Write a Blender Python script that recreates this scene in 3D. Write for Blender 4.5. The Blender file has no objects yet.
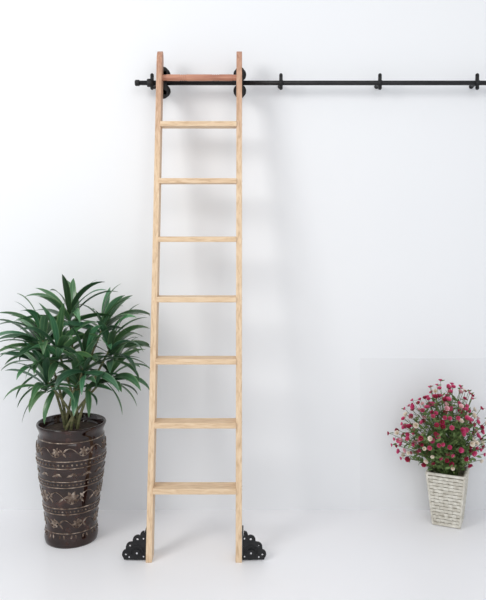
import bpy, bmesh, math, random
from mathutils import Vector, Matrix
random.seed(7)
sc = bpy.context.scene
sc.view_settings.view_transform = 'Standard'
R = random.uniform

# ---------------------------------------------------------------- materials
def new_mat(name, col=(0.8,0.8,0.8), rough=0.5, metal=0.0, spec=0.5):
    m = bpy.data.materials.new(name); m.use_nodes = True
    b = m.node_tree.nodes['Principled BSDF']
    b.inputs['Base Color'].default_value = (*col,1)
    b.inputs['Roughness'].default_value = rough
    b.inputs['Metallic'].default_value = metal
    b.inputs['Specular IOR Level'].default_value = spec
    return m
def N(m, t, **kw):
    n = m.node_tree.nodes.new(t)
    for k,v in kw.items(): setattr(n,k,v)
    return n
def L(m,a,b): m.node_tree.links.new(a,b)
def bsdf(m): return m.node_tree.nodes['Principled BSDF']
def ramp(m, stops):
    r = N(m,'ShaderNodeValToRGB')
    e = r.color_ramp.elements
    e[0].position, e[0].color = stops[0][0], (*stops[0][1],1)
    e[1].position, e[1].color = stops[-1][0], (*stops[-1][1],1)
    for p,c in stops[1:-1]:
        x = e.new(p); x.color = (*c,1)
    return r
def noise_mat(name, stops, scale=(5,5,5), nscale=5, detail=4, rough=0.5, bump=0.0, metal=0, spec=0.5, bumpdist=0.01):
    m = new_mat(name, rough=rough, metal=metal, spec=spec)
    tc = N(m,'ShaderNodeTexCoord'); mp = N(m,'ShaderNodeMapping')
    mp.inputs['Scale'].default_value = scale
    nz = N(m,'ShaderNodeTexNoise'); nz.inputs['Scale'].default_value = nscale; nz.inputs['Detail'].default_value = detail
    L(m,tc.outputs['Object'],mp.inputs['Vector']); L(m,mp.outputs[0],nz.inputs['Vector'])
    r = ramp(m, stops); L(m,nz.outputs[0],r.inputs[0]); L(m,r.outputs[0],bsdf(m).inputs['Base Color'])
    if bump:
        b = N(m,'ShaderNodeBump'); b.inputs['Strength'].default_value = bump; b.inputs['Distance'].default_value = bumpdist
        L(m,nz.outputs[0],b.inputs['Height']); L(m,b.outputs[0],bsdf(m).inputs['Normal'])
    return m

M_wall = noise_mat('wall_paint', [(0.3,(0.80,0.812,0.832)),(0.7,(0.825,0.835,0.85))], nscale=0.5, scale=(1,1,1), rough=0.75, spec=0.2)
M_greysheet = noise_mat('grey_sheet_tone', [(0.3,(0.772,0.782,0.802)),(0.7,(0.79,0.80,0.815))], nscale=0.8, scale=(1,1,1), rough=0.8, spec=0.2)  # slightly greyer wall tone, only for the added sheet
M_floor = noise_mat('floor_gloss', [(0.3,(0.85,0.85,0.873)),(0.7,(0.875,0.875,0.895))], nscale=0.8, scale=(1,1,1), rough=0.35, spec=0.3)

def wood(name, stretch, redz=True):
    m = new_mat(name, rough=0.5, spec=0.3)
    tc = N(m,'ShaderNodeTexCoord'); mp = N(m,'ShaderNodeMapping'); mp.inputs['Scale'].default_value = stretch
    nz = N(m,'ShaderNodeTexNoise'); nz.inputs['Scale'].default_value = 3; nz.inputs['Detail'].default_value = 6; nz.inputs['Distortion'].default_value = 0.8
    L(m,tc.outputs['Object'],mp.inputs['Vector']); L(m,mp.outputs[0],nz.inputs['Vector'])
    a = ramp(m,[(0.28,(0.53,0.365,0.225)),(0.5,(0.69,0.51,0.335)),(0.72,(0.76,0.60,0.425))])
    L(m,nz.outputs[0],a.inputs[0])
    if redz:
        b = ramp(m,[(0.28,(0.30,0.14,0.09)),(0.5,(0.45,0.24,0.16)),(0.72,(0.56,0.33,0.23))])
        L(m,nz.outputs[0],b.inputs[0])
        sx = N(m,'ShaderNodeSeparateXYZ'); L(m,tc.outputs['Object'],sx.inputs[0])
        mr = N(m,'ShaderNodeMapRange'); mr.inputs[1].default_value=1.85; mr.inputs[2].default_value=2.45
        L(m,sx.outputs[2],mr.inputs[0])
        mx = N(m,'ShaderNodeMix'); mx.data_type='RGBA'
        L(m,mr.outputs[0],mx.inputs[0]); L(m,a.outputs[0],mx.inputs[6]); L(m,b.outputs[0],mx.inputs[7])
        L(m,mx.outputs[2],bsdf(m).inputs['Base Color'])
    else:
        L(m,a.outputs[0],bsdf(m).inputs['Base Color'])
    bp = N(m,'ShaderNodeBump'); bp.inputs['Strength'].default_value=0.1; bp.inputs['Distance'].default_value=0.002
    L(m,nz.outputs[0],bp.inputs['Height']); L(m,bp.outputs[0],bsdf(m).inputs['Normal'])
    return m
M_woodv = wood('oak_upright',(32,32,4))
M_woodh = wood('oak_tread',(4,32,32),False)
M_woodr = noise_mat('stained_handle',[(0.3,(0.34,0.13,0.08)),(0.7,(0.58,0.29,0.19))],scale=(2,20,20),nscale=3,rough=0.4)
M_black = noise_mat('black_iron',[(0.3,(0.006,0.006,0.007)),(0.7,(0.014,0.014,0.015))],nscale=40,scale=(1,1,1),rough=0.5,spec=0.35)
M_steel = noise_mat('steel_screw',[(0.3,(0.6,0.6,0.62)),(0.7,(0.8,0.8,0.82))],nscale=20,scale=(1,1,1),rough=0.25,metal=0.9)
M_rubber = noise_mat('rubber',[(0.3,(0.015,0.015,0.015)),(0.7,(0.03,0.03,0.03))],nscale=30,scale=(1,1,1),rough=0.7)

# ---------------------------------------------------------------- helpers
def empty(name, loc):
    e = bpy.data.objects.new(name,None); e.location = loc; e.empty_display_size=0.1
    sc.collection.objects.link(e); return e
def finish(bm, name, mat, parent=None, smooth=False, bevel=0, subsurf=0):
    me = bpy.data.meshes.new(name)
    if parent is not None:
        bmesh.ops.translate(bm, verts=bm.verts, vec=-Vector(parent.location))
    bm.to_mesh(me); bm.free()
    for mm in (mat if isinstance(mat,(list,tuple)) else [mat]): me.materials.append(mm)
    if smooth:
        for p in me.polygons: p.use_smooth = True
    o = bpy.data.objects.new(name, me); sc.collection.objects.link(o)
    if parent is not None: o.parent = parent
    if bevel:
        b = o.modifiers.new('bevel','BEVEL'); b.width=bevel; b.segments=2; b.limit_method='ANGLE'
    if subsurf:
        s = o.modifiers.new('sub','SUBSURF'); s.levels=subsurf; s.render_levels=subsurf
    return o
def box(bm, c, s, rot=None, mi=0):
    ret = bmesh.ops.create_cube(bm, size=1)
    M = Matrix.Translation(c) @ (rot.to_4x4() if rot else Matrix.Identity(4)) @ Matrix.Diagonal((*s,1))
    bmesh.ops.transform(bm, matrix=M, verts=ret['verts'])
    for v in ret['verts']:
        for f in v.link_faces: f.material_index = mi
    return ret['verts']
def cyl(bm, c, r, h, axis='Z', seg=32, r2=None, mi=0):
    ret = bmesh.ops.create_cone(bm, cap_ends=True, segments=seg, radius1=r, radius2=r if r2 is None else r2, depth=h)
    rot = {'Z':Matrix.Identity(4),'X':Matrix.Rotation(math.pi/2,4,'Y'),'Y':Matrix.Rotation(math.pi/2,4,'X')}[axis]
    bmesh.ops.transform(bm, matrix=Matrix.Translation(c)@rot, verts=ret['verts'])
    for v in ret['verts']:
        for f in v.link_faces: f.material_index = mi
    return ret['verts']
def lathe(bm, prof, c, seg=64, axis='Z', mi=0):
    rings=[]
    for r,h in prof:
        ring=[]
        for i in range(seg):
            a=2*math.pi*i/seg
            p = Vector((r*math.cos(a), r*math.sin(a), h))
            if axis=='X': p = Vector((p.z,p.x,p.y))
            if axis=='Y': p = Vector((p.x,p.z,p.y))
            ring.append(bm.verts.new(Vector(c)+p))
        rings.append(ring)
    for a,b in zip(rings,rings[1:]):
        for i in range(seg):
            f=bm.faces.new((a[i],a[(i+1)%seg],b[(i+1)%seg],b[i])); f.material_index=mi; f.smooth=True
    return rings
def tube(bm, pts, radii, seg=6, mi=0):
    prev=None
    n=len(pts)
    for i,p in enumerate(pts):
        p=Vector(p)
        t=(Vector(pts[min(i+1,n-1)])-Vector(pts[max(i-1,0)])).normalized()
        u=t.orthogonal().normalized() if prev is None else (pu - t*pu.dot(t)).normalized()
        pu=u; w=t.cross(u)
        r=radii[i] if isinstance(radii,(list,tuple)) else radii
        ring=[bm.verts.new(p+(u*math.cos(2*math.pi*k/seg)+w*math.sin(2*math.pi*k/seg))*r) for k in range(seg)]
        if prev:
            for k in range(seg):
                f=bm.faces.new((prev[k],prev[(k+1)%seg],ring[(k+1)%seg],ring[k])); f.material_index=mi; f.smooth=True
        else:
            f=bm.faces.new(ring[::-1]); f.material_index=mi
        prev=ring
    f=bm.faces.new(prev); f.material_index=mi

# ---------------------------------------------------------------- room
bm=bmesh.new(); box(bm,(0,0.05,1.6),(7,0.1,3.4)); finish(bm,'wall_back',M_wall)
bm=bmesh.new(); box(bm,(0,-2.5,-0.05),(7,5.2,0.1)); finish(bm,'floor',M_floor)
bm=bmesh.new(); box(bm,(1.39,-0.001,0.415),(1.5,0.002,0.83)); finish(bm,'added_grey_sheet',M_greysheet)  # added thin sheet imitating a stray greyer rectangle, not a part of the wall

# ---------------------------------------------------------------- ladder
FY=-0.56; TN=0.166
def yc(z): return FY+TN*z
lad = empty('library_ladder',(-0.226,FY,0))
def stile(name,x0,x1):
    bm=bmesh.new()
    hw=0.041
    pts=[(yc(0)-hw,0.0),(yc(0)+hw,0.0)]
    zt=2.40
    pts.append((yc(zt)+hw,zt))
    for i in range(1,10):
        a=math.pi*i/10
        zz=zt+0.068*math.sin(a)
        pts.append((yc(zz)+hw*math.cos(a),zz))
    pts.append((yc(zt)-hw,zt))
    A=[bm.verts.new((x0,y,z)) for y,z in pts]; B=[bm.verts.new((x1,y,z)) for y,z in pts]
    bm.faces.new(A); bm.faces.new(B[::-1])
    n=len(pts)
    for i in range(n): bm.faces.new((A[(i+1)%n],A[i],B[i],B[(i+1)%n]))
    bmesh.ops.recalc_face_normals(bm,faces=bm.faces)
    return finish(bm,name,M_woodv,lad,bevel=0.002)
XL0,XL1,XR0,XR1=-0.448,-0.420,-0.034,-0.005
stile('upright_left',XL0,XL1); stile('upright_right',XR0,XR1)
for i in range(7):
    z=0.310+0.2937*i
    bm=bmesh.new(); box(bm,((XL1+XR0)/2,yc(z)-0.003,z),(XR0-XL1+0.004,0.092,0.026))
    finish(bm,'tread_%d'%(i+1),M_woodh,lad,bevel=0.0025)
bm=bmesh.new()
for i in range(7):
    z=0.310+0.2937*i
    for dy in (-0.02,0.02):
        cyl(bm,(XL0-0.0005,yc(z)+dy,z),0.005,0.002,'X',12)
        cyl(bm,(XR1+0.0005,yc(z)+dy,z),0.005,0.002,'X',12)
finish(bm,'tread_screws',M_steel,lad)
zh=2.325; w=(XR0-XL1)/2
prof=[]
n=200
for i in range(n+1):
    t=-w+2*w*i/n
    r=0.0172
    for g in (0.070,0.080,0.090,0.100):
        if abs(abs(t)-g)<0.0022: r=0.0145
    if abs(t)>w-0.02: r=0.0155
    prof.append((r,t))
bm=bmesh.new(); lathe(bm,prof,((XL1+XR0)/2,yc(zh),zh),24,'X'); finish(bm,'grab_handle',M_woodr,lad)

RY=-0.10; RZ=2.313
def roller(side,xc):
    bm=bmesh.new()
    for zz,r in ((RZ+0.043,0.034),(RZ-0.043,0.034)):
        pr=[(0.001,-0.012),(r*0.45,-0.012),(r*0.5,-0.010),(r*0.85,-0.010),(r,-0.012),(r,-0.008),(r-0.006,0),(r,0.008),(r,0.012),(0.001,0.012)]
        lathe(bm,pr,(xc,RY,zz),40,'Y')
        cyl(bm,(xc,RY-0.017,zz),0.011,0.016,'Y',6)
    yb=yc(RZ)+0.046
    box(bm,(xc,yb,RZ-0.006),(0.034,0.007,0.125))
    cyl(bm,(xc,yb,RZ+0.055),0.024,0.007,'Y',32)
    cyl(bm,(xc,yb,RZ-0.066),0.024,0.007,'Y',32)
    bmesh.ops.recalc_face_normals(bm,faces=bm.faces)
    finish(bm,'roller_'+side,M_black,lad,bevel=0.001)
roller('left',-0.420); roller('right',-0.017)

# floor caster covers with pierced plate
def caster(side,sgn,x0):
    S=0.93
    cu=bpy.data.curves.new('c','CURVE'); cu.dimensions='2D'; cu.fill_mode='BOTH'; cu.extrude=0.004; cu.bevel_depth=0.0
    def sp(pts):
        s=cu.splines.new('POLY'); s.points.add(len(pts)-1)
        for p,q in zip(s.points,pts): p.co=(q[0]*sgn*S,q[1]*S,0,1)
        s.use_cyclic_u=True
    out=[(0,0.006),(0.110,0.006)]
    def arc(cx,cy,r,a0,a1,k=8):
        for i in range(k+1):
            a=math.radians(a0+(a1-a0)*i/k); out.append((cx+r*math.cos(a),cy+r*math.sin(a)))
    arc(0.097,0.033,0.024,-40,75)
    arc(0.076,0.068,0.026,-5,85)
    arc(0.042,0.102,0.026,-15,95)
    arc(0.010,0.128,0.020,-10,90)
    sp(out)
    def hole(cx,cy,r,k=14): sp([(cx+r*math.cos(-2*math.pi*i/k),cy+r*math.sin(-2*math.pi*i/k)) for i in range(k)])
    hole(0.102,0.030,0.0055); hole(0.080,0.074,0.006); hole(0.044,0.106,0.006)
    o=bpy.data.objects.new('tmp',cu); sc.collection.objects.link(o)
    bpy.context.view_layer.update()
    dg=bpy.context.evaluated_depsgraph_get()
    me=bpy.data.meshes.new_from_object(o.evaluated_get(dg))
    bpy.data.objects.remove(o)
    bm=bmesh.new(); bm.from_mesh(me)
    yf=FY-0.018
    bmesh.ops.transform(bm,matrix=Matrix.Translation((x0,yf,0.0))@Matrix.Rotation(math.pi/2,4,'X'),verts=bm.verts)
    for f in bm.faces: f.material_index=0
    box(bm,(x0+sgn*0.004,FY+0.012,0.08),(0.006,0.07,0.11))
    box(bm,(x0+sgn*0.030,FY+0.012,0.055),(0.05,0.006,0.03))
    cyl(bm,(x0+sgn*0.042,yf-0.006,0.040),0.015,0.010,'Y',20)
    cyl(bm,(x0+sgn*0.042,yf-0.012,0.040),0.0045,0.006,'Y',6,mi=1)
    ring=[(x0+sgn*(0.042+0.028*math.cos(a)),yf-0.005,0.040+0.028*math.sin(a)) for a in [math.radians(-20+10*i) for i in range(23)]]
    tube(bm,ring,0.003,6)
    for (hx,hy) in ((0.012,0.105),(0.012,0.022),(0.078,0.020)):
        cyl(bm,(x0+sgn*hx,yf-0.006,hy),0.0035,0.006,'Y',10,mi=1)
    finish(bm,'caster_cover_'+side,[M_black,M_steel],lad)
    bm=bmesh.new()
    lathe(bm,[(0.004,-0.012),(0.030,-0.012),(0.036,-0.010),(0.039,-0.004),(0.039,0.004),(0.036,0.010),(0.030,0.012),(0.004,0.012)],(x0+sgn*0.042,FY+0.014,0.039),36,'Y')
    cyl(bm,(x0+sgn*0.042,FY+0.004,0.039),0.006,0.05,'Y',12)
    finish(bm,'caster_wheel_'+side,M_rubber,lad)
caster('left',-1,XL0); caster('right',1,XR1)

# ---------------------------------------------------------------- rail
rail=empty('sliding_ladder_rail',(0.8,RY,RZ))
bm=bmesh.new()
cyl(bm,((-0.575+2.3)/2,RY,RZ),0.0125,2.3+0.575,'X',32)
for f in bm.faces:
    if len(f.verts)==4: f.smooth=True
finish(bm,'rail_bar',M_black,rail)
bm=bmesh.new()
lathe(bm,[(0.001,-0.012),(0.014,-0.012),(0.0165,-0.008),(0.0165,0.008),(0.014,0.012),(0.001,0.012)],(-0.562,RY,RZ),28,'X')
finish(bm,'end_cap',M_black,rail)
bxs=[-0.484,0.202,0.729,1.247,1.77]
for k,bx in enumerate(bxs):
    bm=bmesh.new()
    cyl(bm,(bx,-0.052,RZ),0.0085,0.10,'Y',20)
    cyl(bm,(bx,-0.004,RZ),0.012,0.008,'Y',28)
    lathe(bm,[(0.0126,-0.010),(0.0155,-0.010),(0.0155,0.010),(0.0126,0.010)],(bx,RY,RZ),28,'X')
    for s,hh in ((1,0.034),(-1,0.020)):
        box(bm,(bx,RY,RZ+s*(hh/2+0.008)),(0.018,0.009,hh))
        cyl(bm,(bx,RY,RZ+s*(hh+0.008)),0.009,0.009,'Y',20)
        cyl(bm,(bx,RY-0.006,RZ+s*(hh+0.004)),0.004,0.005,'Y',6)
    bmesh.ops.recalc_face_normals(bm,faces=bm.faces)
    finish(bm,'wall_bracket_%d'%(k+1),M_black,rail)
bm=bmesh.new()
lathe(bm,[(0.0126,-0.014),(0.020,-0.014),(0.022,-0.01),(0.022,0.01),(0.020,0.014),(0.0126,0.014)],(-0.496,RY,RZ),28,'X')
finish(bm,'stop_collar',M_black,rail)

# ---------------------------------------------------------------- vase
VX,VY=-0.855,-0.335
plant=empty('potted_dracaena',(VX,VY,0))
ctrl=[(0.0,0.124),(0.012,0.131),(0.03,0.131),(0.06,0.124),(0.12,0.127),(0.20,0.139),(0.28,0.151),(0.36,0.162),(0.43,0.169),(0.475,0.170),(0.505,0.163),(0.525,0.155),(0.545,0.158),(0.56,0.168),(0.572,0.171)]
def vr(z):
    z=max(0,min(0.572,z))
    for (a,ra),(b,rb) in zip(ctrl,ctrl[1:]):
        if z<=b:
            t=(z-a)/(b-a); return ra+(rb-ra)*t
    return ctrl[-1][1]
def vrs(z): return sum(vr(z+d) for d in (-0.012,-0.006,0,0.006,0.012))/5
M_vase=noise_mat('vase_glaze',[(0.35,(0.010,0.003,0.002)),(0.6,(0.026,0.010,0.007)),(0.8,(0.075,0.028,0.018))],nscale=18,scale=(1,1,1),rough=0.07,bump=0.06,bumpdist=0.003,spec=0.5)
M_pew=noise_mat('vase_pewter_relief',[(0.35,(0.08,0.05,0.035)),(0.55,(0.21,0.16,0.125)),(0.75,(0.48,0.41,0.35))],nscale=45,scale=(1,1,1),rough=0.22,metal=0.5)
M_soil=noise_mat('soil',[(0.3,(0.02,0.012,0.008)),(0.7,(0.07,0.045,0.03))],nscale=60,scale=(1,1,1),rough=0.95,bump=0.8)
bm=bmesh.new()
prof=[(0.001,0.0)]+[(vrs(z*0.572/80),z*0.572/80) for z in range(81)]
prof+=[(0.168,0.577),(0.162,0.578),(0.157,0.572),(0.150,0.55),(0.148,0.52),(0.001,0.519)]
lathe(bm,prof,(VX,VY,0),96)
finish(bm,'vase_body',M_vase,plant)
bm=bmesh.new()
def band(z,h,d=0.003):
    lathe(bm,[(vrs(z-h/2)-0.001,z-h/2),(vrs(z-h/3)+d,z-h/3),(vrs(z+h/3)+d,z+h/3),(vrs(z+h/2)-0.001,z+h/2)],(VX,VY,0),96)
for z,h in ((0.515,0.005),(0.430,0.006),(0.395,0.006),(0.330,0.005),(0.300,0.005),(0.195,0.006),(0.165,0.006),(0.07,0.005)): band(z,h,0.0025)
def P(th,z,off=0.002):
    r=vrs(z)+off
    return Vector((VX+r*math.cos(th),VY+r*math.sin(th),z))
def patch(th0,z0,ang,length,width,off=0.0035,k=6):
    ca,sa=math.cos(ang),math.sin(ang); prev=None
    for i in range(k+1):
        t=i/k; wv=width*math.sin(math.pi*min(1,max(0.02,t*0.97+0.02)))**0.7/2
        row=[]
        for s in (-1,0,1):
            u=ca*length*t - sa*wv*s; v=sa*length*t + ca*wv*s
            row.append(bm.verts.new(P(th0+u/vrs(z0),z0+v,off if s==0 else 0.0003)))
        if prev:
            for j in range(2):
                f=bm.faces.new((prev[j],prev[j+1],row[j+1],row[j])); f.smooth=True
        prev=row
def flower_relief(th,z,s,n=6):
    for i in range(n): patch(th,z,2*math.pi*i/n+0.3,s,s*0.45)
    r=bmesh.ops.create_icosphere(bm,subdivisions=2,radius=s*0.14); bmesh.ops.translate(bm,verts=r['verts'],vec=P(th,z,0.001))
def vine(f,n=140,r=0.0020):
    tube(bm,[P(2*math.pi*i/n,f(2*math.pi*i/n),0.0008) for i in range(n+1)],r,5)
vine(lambda t:0.248+0.030*math.sin(6*t)); vine(lambda t:0.472+0.020*math.sin(8*t)); vine(lambda t:0.117+0.02*math.sin(7*t))
for i in range(6):
    th=2*math.pi*i/6
    flower_relief(th+math.pi/12*3,0.250,0.035,7)
    for q,a in ((0.0,0.9),(0.0,-0.9),(0.12,2.3),(0.5,0.4),(0.5,-2.4)): patch(th+q,0.248,a,0.032,0.010)
for i in range(8):
    th=2*math.pi*i/8
    flower_relief(th+math.pi/16*3,0.474,0.024,6)
    for a in (0.8,-0.9,2.4): patch(th,0.472,a,0.026,0.009)
for i in range(7):
    th=2*math.pi*i/7
    flower_relief(th+math.pi/14*3,0.118,0.025,6)
    for a in (0.8,-0.9,2.4): patch(th,0.117,a,0.028,0.009)
for zb,n,s in ((0.4125,48,0.006),(0.315,54,0.005),(0.180,46,0.005)):
    for i in range(n):
        th=2*math.pi*i/n
        r=bmesh.ops.create_icosphere(bm,subdivisions=1,radius=s); bmesh.ops.translate(bm,verts=r['verts'],vec=P(th,zb,0))
for i in range(14):
    th=2*math.pi*i/14
    patch(th-0.12,0.355,0.35,0.045,0.011); patch(th+0.02,0.372,-0.5,0.03,0.009)
    patch(th,0.045,1.3,0.018,0.008); patch(th+0.2,0.045,1.8,0.018,0.008)
finish(bm,'vase_relief',M_pew,plant)
bm=bmesh.new()
lathe(bm,[(0.001,0.545),(0.08,0.543),(0.149,0.536)],(VX,VY,0),48); finish(bm,'soil',M_soil,plant)

# dracaena foliage
def leaf_mat(name,dark,mid,edge):
    m=new_mat(name,rough=0.32,spec=0.6)
    uv=N(m,'ShaderNodeUVMap'); sx=N(m,'ShaderNodeSeparateXYZ'); L(m,uv.outputs[0],sx.inputs[0])
    s=N(m,'ShaderNodeMath',operation='SUBTRACT'); s.inputs[1].default_value=0.5; L(m,sx.outputs[0],s.inputs[0])
    a=N(m,'ShaderNodeMath',operation='ABSOLUTE'); L(m,s.outputs[0],a.inputs[0])
    r=ramp(m,[(0.0,mid),(0.06,dark),(0.36,dark),(0.5,edge)]); L(m,a.outputs[0],r.inputs[0])
    at=N(m,'ShaderNodeAttribute'); at.attribute_name='tint'
    mx=N(m,'ShaderNodeMix'); mx.data_type='RGBA'; mx.blend_type='MULTIPLY'; mx.inputs[0].default_value=1
    L(m,r.outputs[0],mx.inputs[6]); L(m,at.outputs['Color'],mx.inputs[7]); L(m,mx.outputs[2],bsdf(m).inputs['Base Color'])
    return m
M_leaf=leaf_mat('dracaena_leaf',(0.034,0.098,0.040),(0.08,0.18,0.075),(0.12,0.22,0.09))
M_stem=noise_mat('dracaena_cane',[(0.3,(0.09,0.11,0.04)),(0.7,(0.22,0.20,0.10))],scale=(3,3,20),nscale=6,rough=0.7)
bm=bmesh.new(); uvl=bm.loops.layers.uv.new('UVMap'); cl=bm.loops.layers.float_color.new('tint')
XMAX=-0.463
def strap(base,az,el,length,width,droop,tint,ymax=-0.03,k=12):
    # shorten leaves that would run into the ladder upright
    reach=base[0]+math.cos(az)*length*0.85
    if reach>XMAX and math.cos(az)>0.1: length=max(0.08,(XMAX-base[0])/(math.cos(az)*0.85))if XMAX-base[0]>0.07 else length*0.5
    p=Vector(base); prev=None; e=el; step=length/k; tw=R(-0.7,0.7)
    for i in range(k+1):
        t=i/k
        d=Vector((math.cos(az)*math.cos(e),math.sin(az)*math.cos(e),math.sin(e)))
        side=Vector((-math.sin(az),math.cos(az),0)); up=side.cross(d)*-1
        sd=(side*math.cos(tw)+up*math.sin(tw))
        wv=width*0.5*(0.45+0.55*math.sin(min(1,t*2.2)*math.pi/2))*(1-max(0,(t-0.5)/0.5)**1.9)
        wv=max(wv,0.0006)
        c=Vector(p); c.y=min(c.y,ymax)
        fold=wv*0.3
        row=[]
        for s in (-1,-0.5,0,0.5,1):
            q=c+sd*wv*s+up*abs(s)*fold; q.y=min(q.y,ymax+0.012); q.x=min(q.x,XMAX)
            row.append(bm.verts.new(q))
        if prev:
            for j in range(4):
                f=bm.faces.new((prev[j],prev[j+1],row[j+1],row[j])); f.smooth=True
                us=[(j/4,t-1/k),((j+1)/4,t-1/k),((j+1)/4,t),(j/4,t)]
                for lp,u in zip(f.loops,us): lp[uvl].uv=u; lp[cl]=(*tint,1)
        prev=row
        p=p+d*step; e-=droop/k*(0.4+1.2*t)
def W(px,py,y=VY):
    return Vector((VX+(px-72)*0.00498, y, 1.546-(py-227)*0.00498))
heads=[(70,316,0.0,1.0),(46,338,-0.05,1.05),(102,328,0.04,1.0),(64,348,-0.10,1.0),(40,358,0.03,1.05),(112,348,-0.04,1.0),(90,360,-0.11,1.0),(110,374,0.02,1.0),(52,378,-0.08,1.0),(80,378,-0.05,0.9)]
stems=[]
for hx,hy,dy,sc_ in heads:
    h=W(hx,hy,VY+dy)
    stems.append(h)
    n=17; lean=math.atan2(dy*1.5,h.x-VX); off=min(1,(Vector((h.x-VX,dy*1.2)).length)/0.2)
    for i in range(n):
        g=i/n
        az=i*2.39996+R(-0.25,0.25)
        el=math.radians(76-80*g+R(-14,14))
        dx,dyy=math.cos(az)*math.cos(el)+0.45*off*math.cos(lean),math.sin(az)*math.cos(el)+0.45*off*math.sin(lean)
        az2=math.atan2(dyy,dx)
        ln=(0.17+0.11*math.sin(math.pi*min(1,0.25+g*0.8)))*sc_*R(0.85,1.15)
        k=R(0.5,1.9); tint=(k*R(0.85,1.25),k,k*R(0.85,1.3))
        b=h+Vector((0,0,-0.07*g+0.01))
        strap(b,az2,el,ln,R(0.033,0.045),R(0.7,1.9),tint)
for (hx,hy,az,el,ln) in ((72,314,1.7,82,0.20),(68,318,2.9,58,0.24),(78,322,2.2,75,0.25),(48,336,3.3,45,0.28),(36,345,3.5,22,0.21),(42,356,3.1,5,0.20),(112,340,0.1,50,0.22),(112,350,-0.2,25,0.2),(100,328,0.2,62,0.22),(100,330,-0.5,40,0.24),(40,362,3.0,5,0.22),(44,372,3.4,-25,0.19),(48,345,3.9,60,0.26),
    (52,380,3.3,-20,0.22),(50,384,3.9,-30,0.23),(58,386,4.3,-40,0.2),(106,382,5.6,-30,0.2),(110,380,-0.3,-20,0.2),(88,384,5.0,-35,0.18)):
    strap(W(hx,hy),az,math.radians(el),ln,0.040,1.0,(1.4,1.4,1.3))
finish(bm,'foliage',M_leaf,plant,smooth=True)
bm=bmesh.new()
for i,h in enumerate(stems):
    a=i*2.4; r0=0.03+0.006*(i%4)
    b=Vector((VX+r0*math.cos(a),VY+r0*math.sin(a)*0.8,0.53))
    pts=[]
    for j in range(9):
        t=j/8; q=b.lerp(h,t); q.x=b.x+(h.x-b.x)*t**1.4; q.y=b.y+(h.y-b.y)*t**1.4; pts.append(q)
    tube(bm,pts,[0.008-0.003*j/8 for j in range(9)],8)
finish(bm,'canes',M_stem,plant)

# ---------------------------------------------------------------- flower pot
PX,PY=1.075,-0.155
fp=empty('potted_artificial_flowers',(PX,PY,0))
M_wick=noise_mat('white_wicker',[(0.3,(0.48,0.45,0.38)),(0.7,(0.74,0.72,0.65))],nscale=40,scale=(1,1,1),rough=0.7,bump=0.3)
M_wickd=noise_mat('wicker_inner',[(0.3,(0.22,0.19,0.14)),(0.7,(0.36,0.32,0.25))],nscale=40,scale=(1,1,1),rough=0.9)
PH=0.272; rotz=math.radians(-24)
def hs(z): return 0.066+(0.094-0.066)*z/PH
Rz=Matrix.Rotation(rotz,3,'Z')
bm=bmesh.new()
def ringv(z,ins): 
    h=hs(z)-ins
    return [bm.verts.new(Vector((PX,PY,z))+Rz@Vector(c)) for c in ((-h,-h,0),(h,-h,0),(h,h,0),(-h,h,0))]
a=ringv(0.001,0.004); b=ringv(PH,0.004); c=ringv(PH,0.012); d=ringv(PH-0.04,0.012)
bm.faces.new(a[::-1]); bm.faces.new(d)
for p,q in ((a,b),(b,c),(c,d)):
    for i in range(4): bm.faces.new((p[i],p[(i+1)%4],q[(i+1)%4],q[i]))
finish(bm,'pot_liner',M_wickd,fp)
bm=bmesh.new()
rows,cols=15,7
for f4 in range(4):
    Rf=Rz@Matrix.Rotation(f4*math.pi/2,3,'Z')
    for r in range(rows):
        z=(r+0.5)*PH*0.95/rows+0.003; h=hs(z)
        cw=2*h/cols
        for c in range(cols):
            x=-h+(c+0.5)*cw
            out=0.0035 if (r+c)%2==0 else 0.0
            box(bm,Vector((PX,PY,z))+Rf@Vector((x,-h-out+0.002,0)),(cw*1.02,0.006,PH/rows*0.80),Rf)
    tube(bm,[Vector((PX,PY,zz))+Rf@Vector((-hs(zz),-hs(zz),0)) for zz in (0.002,0.09,0.18,0.268)],0.006,8)
    for zz,rr in ((PH,0.008),(0.0075,0.0065)):
        h=hs(zz)
        tube(bm,[Vector((PX,PY,zz))+Rf@Vector((-h+2*h*t/6,-h,0)) for t in range(7)],rr,8)
finish(bm,'woven_pot',M_wick,fp,bevel=0.0015)

M_pink=noise_mat('petal_pink',[(0.3,(0.52,0.04,0.16)),(0.7,(0.74,0.14,0.28))],nscale=30,scale=(1,1,1),rough=0.6)
M_red=noise_mat('petal_crimson',[(0.3,(0.28,0.012,0.05)),(0.7,(0.46,0.035,0.10))],nscale=30,scale=(1,1,1),rough=0.6)
M_cream=noise_mat('petal_cream',[(0.3,(0.75,0.66,0.55)),(0.7,(0.88,0.83,0.74))],nscale=30,scale=(1,1,1),rough=0.6)
M_rose=noise_mat('petal_pale_pink',[(0.3,(0.72,0.38,0.44)),(0.7,(0.85,0.58,0.60))],nscale=30,scale=(1,1,1),rough=0.6)
M_yel=new_mat('flower_centre',(0.55,0.35,0.06),0.7)
M_gleaf=noise_mat('small_leaf',[(0.3,(0.06,0.13,0.03)),(0.7,(0.19,0.28,0.09))],nscale=25,scale=(1,1,1),rough=0.6)
M_gstem=noise_mat('flower_stem',[(0.3,(0.07,0.12,0.03)),(0.7,(0.14,0.19,0.06))],nscale=25,scale=(1,1,1),rough=0.6)
bf=bmesh.new(); bs=bmesh.new()
def quatz(d): return Vector((0,0,1)).rotation_difference(d).to_matrix()
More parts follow.
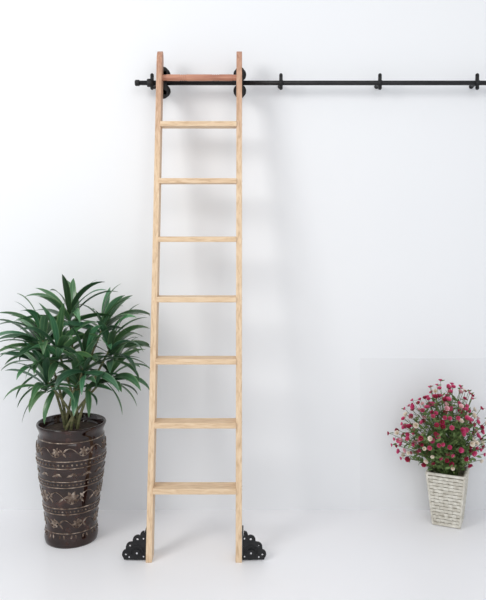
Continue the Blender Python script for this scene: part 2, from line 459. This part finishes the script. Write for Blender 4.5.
def blossom(p,d,s,mi):
    Q=quatz(d)@Matrix.Rotation(R(0,6.28),3,'Z')
    for layer,(n,tilt,sz) in enumerate(((6,0.55,1.0),(5,1.0,0.8))):
        for i in range(n):
            a=2*math.pi*i/n+layer*0.5; Ra=Q@Matrix.Rotation(a,3,'Z')
            prev=None
            for t,wv in ((0.0,0.12),(0.4,0.42),(0.8,0.50),(1.0,0.25)):
                e=tilt+t*0.25
                x=s*sz*t*math.cos(e); z=s*sz*t*math.sin(e)
                row=[bf.verts.new(p+Ra@Vector((x,k*wv*s*sz,z+abs(k)*0.12*s))) for k in (-1,0,1)]
                if prev:
                    for j in range(2):
                        f=bf.faces.new((prev[j],prev[j+1],row[j+1],row[j])); f.material_index=mi; f.smooth=True
                prev=row
    r=bmesh.ops.create_icosphere(bf,subdivisions=1,radius=s*0.18,matrix=Matrix.Translation(p+d*s*0.2))
    for v in r['verts']:
        for f in v.link_faces: f.material_index=4
def sleaf(p,d,ln,wd):
    d=d.normalized(); s=d.cross(Vector((R(-1,1),R(-1,1),R(0,1)))).normalized(); u=s.cross(d)
    prev=None
    for t,w in ((0,0.08),(0.3,0.45),(0.6,0.5),(0.85,0.28),(1,0.03)):
        row=[]
        for k in (-1,0,1):
            q=p+d*ln*t+s*k*w*wd+u*(abs(k)*0.15*wd-0.2*ln*t*t); q.y=min(q.y,-0.012); row.append(bs.verts.new(q))
        if prev:
            for j in range(2):
                f=bs.faces.new((prev[j],prev[j+1],row[j+1],row[j])); f.material_index=1; f.smooth=True
        prev=row
root=Vector((PX,PY,PH-0.03)); cen=Vector((1.04,-0.185,0.465))
cnt=0; placed=[]
tries=0
while cnt<215 and tries<20000:
    tries+=1
    v=Vector((R(-1,1),R(-1,0.8),R(-0.62,1)))
    if v.length>1 or v.length<0.5: continue
    w=0.255*(1-0.36*max(0,v.z))
    p=cen+Vector((v.x*w+0.02*max(0,v.z),v.y*0.15,v.z*(0.265 if v.z>0 else 0.22)))
    if p.y>-0.03: p.y=-0.03-R(0,0.02)
    if p.z<PH+0.035 and abs(p.x-PX)<0.1 and p.y>PY-0.08: continue
    if any((p-q).length<0.022 for q in placed): continue
    placed.append(p.copy())
    d=(v+Vector((R(-0.5,0.5),R(-1.1,0.0),R(-0.2,0.8)))).normalized()
    rr=random.random(); mi=0 if rr<0.45 else 1 if rr<0.76 else 2 if rr<0.90 else 3
    blossom(p,d,R(0.013,0.020),mi)
    b=root+Vector((R(-0.05,0.05),R(-0.05,0.05),0))
    mid=Vector((b.x+(p.x-b.x)*0.35,b.y+(p.y-b.y)*0.35,b.z+max(0.05,(p.z-b.z)*0.7)))
    pts=[b*(1-t)**2+mid*2*t*(1-t)+p*t*t for t in [i/7 for i in range(8)]]
    for q in pts: q.y=min(q.y,-0.012)
    tube(bs,pts,0.0014,4)
    for t in (2,3,4,5,6):
        for _ in range(2):
            sleaf(pts[t],Vector((R(-1,1),R(-1,0.6),R(-0.3,1))),R(0.02,0.036),R(0.008,0.014))
    cnt+=1
for i in range(26):
    a=R(-0.3,3.44); p=cen+Vector((math.cos(a)*R(0.25,0.28)*(1-0.36*max(0,math.sin(a)))+0.02*math.sin(a),R(-0.08,0.06),math.sin(a)*R(0.25,0.285)))
    pts=[root.lerp(p,t/5)+Vector((0,0,0.03*math.sin(math.pi*t/5))) for t in range(6)]
    tube(bs,pts,0.0013,4)
    blossom(p,(p-cen).normalized(),R(0.010,0.015),random.choice((0,0,1)))
    sleaf(pts[4],Vector((R(-1,1),-0.3,1)),0.03,0.010); sleaf(pts[5],Vector((R(-1,1),-0.3,0.3)),0.025,0.008)
finish(bf,'blossoms',[M_pink,M_red,M_cream,M_rose,M_yel],fp)
finish(bs,'stems_and_leaves',[M_gstem,M_gleaf],fp)

# ---------------------------------------------------------------- light
w=bpy.data.worlds.new('world'); sc.world=w; w.use_nodes=True
w.node_tree.nodes['Background'].inputs[0].default_value=(0.95,0.97,1.0,1)
w.node_tree.nodes['Background'].inputs[1].default_value=0.74
def area(name,loc,target,size,energy,col=(1,1,1),sy=None):
    l=bpy.data.lights.new(name,'AREA'); l.size=size; l.energy=energy; l.color=col
    if sy: l.shape='RECTANGLE'; l.size_y=sy
    o=bpy.data.objects.new(name,l); o.location=loc
    o.rotation_euler=(Vector(target)-Vector(loc)).to_track_quat('-Z','Y').to_euler()
    sc.collection.objects.link(o)
area('key_light',(-2.9,-3.2,3.4),(-0.3,0,1.2),1.5,72,(1,0.985,0.96))  # large soft key from the upper left front
area('soft_fill',(0.6,-4.8,3.2),(0.2,0,1.0),2.5,52,(1,1,1))

# ---------------------------------------------------------------- camera
cam=bpy.data.cameras.new('camera'); co=bpy.data.objects.new('camera',cam); sc.collection.objects.link(co)
co.location=(0,-3.8,1.546); co.rotation_euler=(math.pi/2,0,0)
cam.sensor_width=36; cam.lens=41.7; cam.shift_y=-73/600
sc.camera=co
